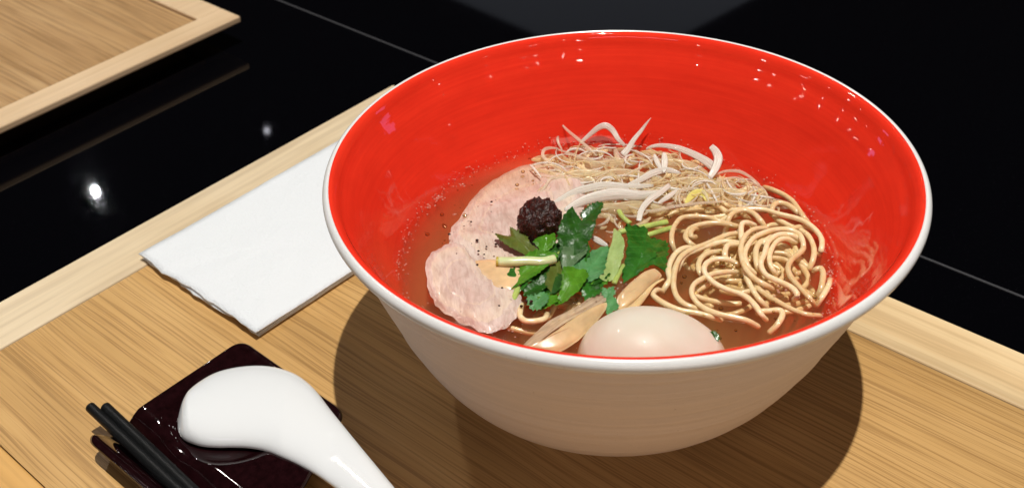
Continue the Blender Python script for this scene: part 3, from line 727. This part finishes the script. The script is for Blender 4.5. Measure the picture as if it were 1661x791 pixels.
leek([(1095,328,.4),(1100,312,1.0),(1120,306,1.2),(1142,312,1.0),(1150,328,.2)], 6, M['leek_t'], 'round leek loop in the middle of the pile', mid)
leek([(1112,330,-.2),(1124,316,.4),(1140,314,.3),(1148,326,-.2)], 13, plain('yellow_leek_heart', (.78,.70,.20), .3, coat=.3, noise_amt=.1), 'small yellow leek heart inside the round loop', mid)
def loose(n, seedv, region, zr, wr, mats, label, grp):
    random.seed(seedv); x0, x1, yf = region; k = 0
    while k < n:
        cx = random.uniform(x0, x1); lo, hi = yf(cx); cy = random.uniform(lo, hi)
        ang = random.gauss(0, .9); ln = random.uniform(28, 85); bend = random.uniform(-1, 1)*3.4; z = random.uniform(*zr); lift = random.uniform(0, .9)
        pts = []; x, y = cx-ln*.5*math.cos(ang), cy-ln*.3*math.sin(ang)
        a = ang-bend*.5
        for i in range(7):
            t = i/6; p = S(x, y, z+lift*math.sin(math.pi*t)); r_ = math.hypot(p.x, p.y)
            lim = inner_r(min(.09, max(.012, p.z)))-.0014
            if r_ > lim: p.x *= lim/r_; p.y *= lim/r_
            pts.append(p); x += ln/6*math.cos(a); y += ln/6*math.sin(a)*.62; a += bend/6
        me = strand_me('leek_shred', pts, random.uniform(*wr)*.5/4100, .00022, 6, 4, mid, (CAM-pts[3]).normalized())
        mt = random.choice(mats); nm = {'white_leek': 'white', 'clear_leek': 'glassy', 'amber_leek': 'amber', 'wheat_noodle': 'thick tan'}[mt.name]
        side = ['leftmost', 'left', 'middle', 'right', 'rightmost'][min(4, max(0, int((cx-x0)/(x1-x0)*5)))]
        thing_mesh('leek_shred', me, mt, label.replace('COLOUR', nm).replace('SIDE', side), 'leek', grp); k += 1
def yr(x):
    t = max(0, min(1, (x-880)/370)); top = 262-30*math.sin(math.pi*min(1, t*1.25))+ (60*(t-.6)/.4 if t > .6 else 0)
    bot = 285+45*math.sin(math.pi*min(1, t*.8+.2)) if t < .9 else 335
    return top, max(top+14, bot)
loose(165, 3, (885, 1250, yr), (-1.2, .8), (2.0, 4.2), [M['leek_t'], M['leek_a'], M['leek_a'], M['leek_w']], 'fine COLOUR leek shred tangled in the SIDE part of the pile behind the noodles', 'fine leek shreds in the pile')
loose(90, 4, (880, 1270, yr), (-4.0, -1.0), (5, 11), [M['leek_a'], M['leek_t'], M['noodle']], 'sunken COLOUR leek shred under the SIDE part of the pile', 'sunken leek shreds')
for px, lb in [([(935,262),(965,270),(1000,268),(1035,262)], 'back left'), ([(900,290),(935,284),(972,286),(1010,292)], 'front left'), ([(960,288),(1000,282),(1045,290),(1080,300)], 'middle'),
               ([(1075,300),(1110,296),(1150,300),(1185,310)], 'right of the star'), ([(1040,268),(1080,266),(1120,272),(1150,286)], 'back right'), ([(1120,318),(1160,314),(1205,318),(1240,330)], 'front right'), ([(965,335),(1000,338),(1040,336),(1085,342)], 'front middle')]:
    leek([(x, y, -.9+.3*math.sin(i*2)) for i, (x, y) in enumerate(px)], 20, M['leek_a'], 'broad soft amber leek layer under the '+lb+' of the pile', mid, thick=.0005, grp='broad amber leek layers')
loose(16, 14, (960, 1110, lambda x: (320, 368)), (-3.0, .2), (4, 8), [M['leek_a'], M['leek_t']], 'COLOUR leek shred in the SIDE part of the gap behind the green stems', 'leek shreds by the green stems')

# ------------------------------------------------------------------ herbs
def sprig(label): 
    e = empty('herb_sprig'); tag(e, label, 'herb', 'green herb sprigs'); return e
def leaf(parent, px, m_, serr=.00022, cup=.0010, axis=None, thick=.00022, name='leaf', label=None, sub=5, fold=.38):
    P = [S(*p)-parent.location for p in px]
    o = link(name, blob_me(name, P, thick, 8, lambda q: .0007*noise.noise((q+parent.location)*210), sub, serr*1.25, .0003, cup*.45, fold=fold), M[m_], parent)
    if label: o['label'] = label
    return o
def stem(parent, px, wpx, m_, label=None, tp=lambda t: 1.0, name='stem'):
    P = [S(*p)-parent.location for p in px]
    o = link(name, strand_me(name, P, wpx*.5/4150, wpx*.42/4150, 12, 6, tp), M[m_], parent)
    if label: o['label'] = label
    return o
h1 = sprig('largest dark green herb sprig standing in front of the black paste'); h1.location = S(915, 440, 1)
leaf(h1, [(905,412,2.5),(922,430,2.5),(916,462,1.4),(902,478,1),(884,466,1),(893,436,1.8)], 'leaf_o', cup=.0004)
leaf(h1, [(849,466,1.2),(871,454,1.8),(880,447,2.2),(893,452,2),(884,472,1.4),(864,484,.8),(850,480,.7)], 'leaf_d')
leaf(h1, [(854,484,.8),(868,478,1.6),(880,471,2.2),(891,480,2),(886,496,1),(871,503,.5),(857,497,.5)], 'leaf_b', .00032, label='bluish green leaf at the near edge of the sprig')
leaf(h1, [(928,438,2.5),(940,424,3.2),(954,412,3.5),(986,399,3.2),(984,421,2.2),(977,448,1.2),(955,461,.6),(948,446,1.4)], 'leaf_b', .0003, .0016, label='shiny bluish leaf catching the light')
leaf(h1, [(912,440,3),(930,433,3.4),(949,437,3),(954,452,2.4),(941,472,1.6),(921,489,1),(898,494,.5),(907,475,1.6),(911,456,2.4)], 'leaf_g', .00022, .0018)
leaf(h1, [(803,381,3.2),(816,382,3.4),(828,381,3.6),(827,369,4.4),(839,376,4.2),(850,373,4.4),(856,384,4),(861,397,3.6),(874,406,3.2),(868,415,2.6),(847,414,2.4),(828,405,2.4),(809,392,2.8)], 'leaf_o', .00022, .0012, label='olive leaf pointing left over the pork')
leaf(h1, [(897,359,7),(900,376,6),(902,392,5),(896,403,4.2),(879,406,4),(865,396,4.4),(876,384,5.2),(884,374,6)], 'leaf_g')
leaf(h1, [(857,416,3),(879,409,4),(905,412,4.4),(900,421,4),(891,431,3.6),(876,447,2.8),(860,457,2.2),(846,465,1.6),(828,472,1),(821,461,1.2),(830,450,1.8),(840,440,2.2),(849,428,2.6)], 'leaf_g', .00026, .0016)
leaf(h1, [(927,338,10),(935,346,9.6),(944,356,9),(966,365,8),(964,376,7),(960,388,6),(952,403,5.2),(938,421,4),(918,438,3),(909,424,3.4),(907,404,4.8),(904,383,6.4),(912,360,8.4)], 'leaf_d', .00022, .0016)
leaf(h1, [(979,326,11.5),(977,338,10.5),(967,362,8.6),(955,362,8.4),(943,355,8.6),(942,346,9.2),(951,338,10),(961,331,11)], 'leaf_d', .00030, .0010)
leaf(h1, [(913,404,5.2),(932,400,5.6),(952,399,5.6),(951,414,4.8),(932,430,4),(915,440,3.2),(911,424,4)], 'leaf_u', .0001, .0012, label='grey green leaf folded over to its underside')
stem(h1, [(809,424,4.2),(830,424,4.4),(855,423,4.4),(880,424,4.2),(900,420,4.0)], 17, 'stem_w', 'thick whitish stem pointing left', name='stem')
P = S(806, 424, 2.0)-h1.location
me = strand_me('stem_end', [S(804.6,424,4.2)-h1.location, S(806.5,424,4.2)-h1.location, S(809,424,4.2)-h1.location], .0021, .0018, 12, 3); link('stem_end', me, M['stem_cut'], h1)
stem(h1, [(840,466,1.2),(832,490,.6),(830,515,-.6)], 11, 'stem')
stem(h1, [(905,412,3.6),(914,405,4.2),(926,396,4.6)], 6, 'stem')
leaf(h1, [(868,436,.6),(890,428,1),(915,434,1.2),(925,455,1),(905,476,.6),(880,480,.4),(860,462,.4)], 'leaf_d', .0003)
leaf(h1, [(935,440,.8),(960,428,1.2),(985,430,1.2),(990,448,.8),(970,464,.4),(945,462,.5)], 'leaf_d', .0003)
leaf(h1, [(893,398,3.6),(905,392,4),(914,404,3.6),(910,420,3),(896,424,2.6),(886,412,3)], 'leaf_d', .0003)
leaf(h1, [(943,458,.4),(962,452,.6),(978,462,.5),(972,480,.2),(952,486,0),(940,474,.2)], 'leaf_m', .0004)
leaf(h1, [(986,400,1.2),(998,404,1.4),(1004,425,1.2),(996,450,.6),(982,458,.4),(976,438,.8)], 'leaf_m', .0003)
leaf(h1, [(826,440,2),(842,434,2.4),(858,440,2.4),(866,452,2),(852,468,1.4),(836,478,.8),(824,462,1.2)], 'leaf_m', .0003)
leaf(h1, [(870,486,.6),(884,478,1),(900,476,1),(908,486,.8),(896,498,.4),(878,500,.2)], 'leaf_g', .0003)
leaf(h1, [(922,398,4.4),(940,394,4.8),(958,404,4.4),(952,424,3.4),(934,436,2.8),(920,420,3.4)], 'leaf_m', .0003)
leaf(h1, [(958,440,1.4),(975,436,1.8),(988,446,1.2),(984,462,.6),(968,468,.4),(956,456,.8)], 'leaf_g', .0003)
leaf(h1, [(884,356,3.4),(896,350,4.4),(910,356,4.8),(914,370,4.2),(900,378,3.6),(888,370,3.4)], 'leaf_d', .0003)
h2 = sprig('right green herb sprig, partly sunk, with drooping leaves next to the noodles'); h2.location = S(1035, 420, 1)
leaf(h2, [(1011,380,1.2),(1030,377,1.2),(1049,377,1.1),(1051,385,1),(1066,387,.9),(1079,393,.8),(1084,404,.6),(1082,420,.5),(1080,440,.2),(1076,455,0),(1067,442,.6),(1057,433,1),(1046,440,.7),(1034,446,.6),(1022,453,.5),(1011,459,.3),(1009,445,.6),(1014,428,1),(1017,408,1.3),(1016,393,1.3)], 'leaf_m', .0004, .0012, sub=3)
leaf(h2, [(1018,400,1.4),(1040,396,1.8),(1060,402,1.6),(1066,418,1.2),(1050,428,1),(1030,436,.8),(1018,425,1.2)], 'leaf_m', .0003, .0010)
leaf(h2, [(956,423,1.2),(968,415,2),(981,409,2.2),(979,430,1.6),(972,452,.8),(973,473,.3),(956,477,.2),(953,464,.6),(955,442,1)], 'leaf_d', .00025)
leaf(h2, [(976,468,.8),(987,467,1.2),(996,465,1.2),(998,478,1),(986,486,.7),(976,478,.6)], 'leaf_b', .0003)
leaf(h2, [(983,488,1),(990,484,1.5),(997,480,1.8),(1005,492,1.4),(1002,503,1),(985,509,.6),(983,498,.8)], 'leaf_b', .0003)
leaf(h2, [(996,368,3.6),(1004,377,3.4),(1011,390,3),(1013,404,2.8),(1010,422,2.4),(1003,438,2),(995,450,1.6),(984,457,1.2),(972,454,1),(978,438,1.6),(984,420,2.2),(989,404,2.8),(993,388,3.2)], 'sheath', 0, .0012, label='pale split sheath leaf', thick=.0005)
stem(h2, [(1004,377,.6),(1020,373,.8),(1040,369,.8),(1062,364,.6),(1082,360,.2)], 11, 'stem')
stem(h2, [(1048,382,.3),(1064,377,.5),(1080,372,.5),(1092,369,.2)], 10, 'stem')
stem(h2, [(1012,430,.8),(1003,445,.8),(996,460,.4)], 9, 'stem')
stem(h2, [(1004,342,.2),(1010,352,.3),(1022,362,.2)], 9, 'stem')
h3 = sprig('tiny green herb scrap stuck to the right side of the egg'); h3.location = S(1160, 545, 1)
leaf(h3, [(1152,537,2.2),(1160,536,2),(1167,543,1.4),(1168,550,.8),(1160,553,.8),(1154,547,1.6)], 'leaf_d', .0003, .0006)

# ------------------------------------------------------------------ foam, oil droplets, sauce specks
def bubbles(name, spots, m_, label, cat, sub=2):
    bm = bmesh.new()
    for c, r in spots:
        bmesh.ops.create_icosphere(bm, subdivisions=sub, radius=r, matrix=Matrix.Translation(c) @ Matrix.Diagonal((1, 1, .62, 1)))
    me = bpy.data.meshes.new(name); bm.to_mesh(me); bm.free()
    o = link(name, me, m_); tag(o, label, cat, None, 'stuff'); return o
random.seed(31)
sp = []
for k in range(900):
    a = random.uniform(0, 2*math.pi)
    dens = .35+.65*noise.noise(Vector((math.cos(a)*3, math.sin(a)*3, 2)))+.3
    if random.random() > dens: continue
    up = abs(random.gauss(0, .0016)); r = inner_r(HS+.0004+up)-.0004-random.random()*.0005 if random.random() < .55 else inner_r(HS)-.0008-abs(random.gauss(0, .0013))
    z = HS+.0004+up if r > inner_r(HS)-.0007 else HS+.0001
    sp.append((Vector((r*math.cos(a), r*math.sin(a), z)), random.choice((.00018, .00022, .0003, .00042))))
for (x, y, n, s) in [(708, 322, 14, .0011), (697, 335, 8, .001), (748, 300, 5, .001), (1345, 442, 12, .0012), (1352, 460, 8, .001), (905, 236, 16, .003), (1163, 262, 12, .0016), (822, 530, 14, .0026), (846, 470, 10, .0018), (1266, 468, 12, .0018), (740, 345, 4, .001)]:
    for _ in range(n):
        p = S(x, y, .3); sp.append((p+Vector((random.gauss(0, s), random.gauss(0, s), 0)), random.uniform(.0002, .0006)))
bubbles('foam', sp, M['foam'], 'fine foam bubbles along the waterline of the soup', 'foam')
sp = []
for k in range(240):
    x = random.uniform(690, 1330); y = random.uniform(250, 560); p = S(x, y, .05)
    if math.hypot(p.x, p.y) > inner_r(HS)-.003: continue
    sp.append((p, random.choice((.00025, .0004, .0006, .0009))))
bubbles('oil_droplets', sp, M['oil'], 'small round oil droplets floating on the soup', 'oil')
random.seed(55); sp = []
for k in range(120):
    x, y = random.choice(((random.gauss(1040, 90), random.gauss(280, 24)), (random.gauss(930, 50), random.gauss(440, 36)), (random.gauss(800, 50), random.gauss(440, 45))))
    p = S(x, y, random.uniform(.2, 1.8))
    if math.hypot(p.x, p.y) < inner_r(HS)-.004: sp.append((p, random.uniform(.00018, .00045)))
bubbles('glint_beads', sp, M['bubble'], 'tiny clear beads added to put glints on the toppings', 'glint bead')  # beads added so the main lamp makes wet glints here
random.seed(77); sp = []
for k in range(46):
    x = random.choice((random.gauss(760, 28), random.gauss(822, 20))); y = random.gauss(392, 34) if x < 800 else random.gauss(452, 22)
    if k < 14: x, y = random.gauss(838, 14), random.gauss(398, 22)
    sp.append((S(x, y, 2.3), random.uniform(.0002, .0007)))
bubbles('sauce_specks', sp, M['paste'], 'dark garlic specks scattered on the pork', 'sauce')
# water drops and marks on the red wall right of the noodles

# ------------------------------------------------------------------ spoon rest
def rest():
    e = local(empty('spoon_rest')); tag(e, 'dark lacquered rest with a chopstick groove at the lower left', 'spoon rest')
    Q = [(-.2085, .1190), (-.2095, .1870), (-.2880, .2230), (-.2880, .1200)]
    def rnd(P, r, n=7):
        out = []
        for i in range(len(P)):
            p = Vector(P[i]); a = (Vector(P[i-1])-p).normalized(); b_ = (Vector(P[(i+1) % len(P)])-p).normalized()
            s, t = p+a*r, p+b_*r
            for k in range(n+1):
                u = k/n; out.append(s*(1-u)**2+p*2*u*(1-u)+t*u*u)
            q = Vector(P[(i+1) % len(P)]) + (p-Vector(P[(i+1) % len(P)])).normalized()*r
            for k in range(1, 26): out.append(t.lerp(q, k/26))
        return out
    O = rnd(Q, .0065); c = Vector((-.247, .158)); n = len(O); R_ = 40
    def sm(x, a, b_):
        t = max(0, min(1, (x-a)/(b_-a))); return t*t*(3-2*t)
    def zt(a, b_, f):
        u = a+.288
        z = .0124-.0084*sm(u, .0022, .0120)+.0058*sm(u, .0145, .0260)
        d = math.hypot(a+.2395, b_-.1520); z -= .0022*(1-sm(d, .0225, .0290))
        z += .0006*sm(f, .93, 1.0)
        return z
    vs, fs = [], []
    for layer in (0, 1):
        for j in range(R_, 0, -1):
            f = j/R_
            for p in O:
                q = c.lerp(p, f); z = zt(q.x, q.y, f)
                ed = math.sqrt(max(0, 1-((f-.955)/.045)**2)) if f > .955 else 1
                vs.append((q.x, -q.y, z-.0012+(.0012 if layer == 0 else -.0012)*ed))
        vs.append((c.x, -c.y, zt(c.x, c.y, 0)-(0 if layer == 0 else .0024)))
    L = R_*n+1
    for layer in (0, 1):
        for j in range(R_-1):
            for i in range(n):
                a = layer*L+j*n+i; b_ = layer*L+j*n+(i+1) % n; fs.append((a, b_, b_+n, a+n))
        for i in range(n): fs.append((layer*L+(R_-1)*n+i, layer*L+(R_-1)*n+(i+1) % n, layer*L+L-1))
    for i in range(n): fs.append((i, (i+1) % n, (i+1) % n+L, i+L))
    me = pydata('dish', vs, fs); bm = bmesh.new(); bm.from_mesh(me); bmesh.ops.remove_doubles(bm, verts=bm.verts[:], dist=1e-6); bmesh.ops.recalc_face_normals(bm, faces=bm.faces[:]); bm.to_mesh(me); bm.free()
    link('dish', me, M['lacquer'], e)
    link('foot', lathe_me('foot', [(.020, .0030), (.020, .0008), (.022, .0008), (.0225, .0050)], 48), M['lacquer'], e).location = (-.2395, -.1520, 0)
rest()

# ------------------------------------------------------------------ spoon (lying face down)
def spoon():
    top = [(288,690),(290,676),(297,658),(308,641),(325,625),(352,609),(385,600),(420,597),(450,600),(478,609),(500,623),(518,642),(535,665),(560,697),(590,735),(622,775),(656,818),(700,875),(722,908)]
    bot = [(288,694),(291,703),(299,712),(311,718),(328,723),(350,725),(377,725),(403,726),(430,731),(455,741),(478,751),(500,763),(520,776),(548,797),(580,824),(612,855),(648,892),(690,940),(712,962)]
    ZB = .0095; vs, fs = [], []; K = 24; n = len(top)
    T3 = catmull([at(x, y, ZB) for x, y in top], 5); B3 = catmull([at(x, y, ZB) for x, y in bot], 5); n = len(T3)
    ws = [(a-b_).length for a, b_ in zip(T3, B3)]
    for side in (0, 1):
        for i in range(n):
            t = i/(n-1); rise = .0040*max(0, (t-.55)/.45)**1.2 if t > .55 else 0
            for k in range(K+1):
                v = -1+2*k/K; c = (T3[i]+B3[i])/2; h = (T3[i]-B3[i])/2
                x = math.sin(v*math.pi/2)
                p = c+h*x; dome = min(.28*ws[i], .0078 if t < .5 else .0078-.0035*min(1, (t-.5)/.2))*math.cos(v*math.pi/2)**.9*min(1, math.sqrt(t/.13+.02))
                p.z = ZB+rise+dome-(0.0019 if side else 0)*(1 if 0 < k < K else .5)
                if side: p = c.lerp(p, .97) if True else p; p.z = max(p.z, ZB+rise-.0012)
                vs.append(p)
    W = K+1; L = n*W
    for s in (0, 1):
        for i in range(n-1):
            for k in range(K):
                a = s*L+i*W+k; f_ = (a, a+1, a+W+1, a+W); fs.append(f_ if s else f_[::-1])
    for i in range(n-1):
        for k in (0, K):
            a = i*W+k; fs.append((a, a+W, a+W+L, a+L))
    for i in (0, n-1):
        for k in range(K):
            a = i*W+k; fs.append((a, a+1, a+1+L, a+L))
    me = pydata('spoon', vs, fs); bm = bmesh.new(); bm.from_mesh(me); bmesh.ops.remove_doubles(bm, verts=bm.verts[:], dist=1e-5); bmesh.ops.recalc_face_normals(bm, faces=bm.faces[:]); bm.to_mesh(me); bm.free()
    thing_mesh('soup_spoon', me, M['porcelain'], 'white porcelain soup spoon resting on the dark lacquered rest', 'spoon')
spoon()

# ------------------------------------------------------------------ chopsticks
def chop(p0, p1, label, r0, r1):
    a, b_ = p0, p1; d = (b_-a); L = .225; b2 = a+d.normalized()*L
    n = 20; pts = [a.lerp(b2, i/n*1.0) for i in (0, .004, .012, .03, .06)] + [a.lerp(b2, i/n) for i in range(1, n+1)]
    me = strand_me('chopstick', pts, 1, 1, 16, 2, lambda t: (r0+(r1-r0)*min(1, max(0, (t-.16)/.5)))*math.sqrt(max(.10, 1-(1-min(1, t/.14))**2)))
    thing_mesh('chopstick', me, M['chop'], label, 'chopstick', 'pair of black chopsticks')
chop(at(147, 660, .0135), at(287, 791, .0105), 'lower left black chopstick of the pair, reaching a little further out', .0022, .0030)
chop(at(171.5, 660, .0135), at(308, 791, .0105), 'upper right black chopstick of the pair, nearer the spoon', .0022, .0030)
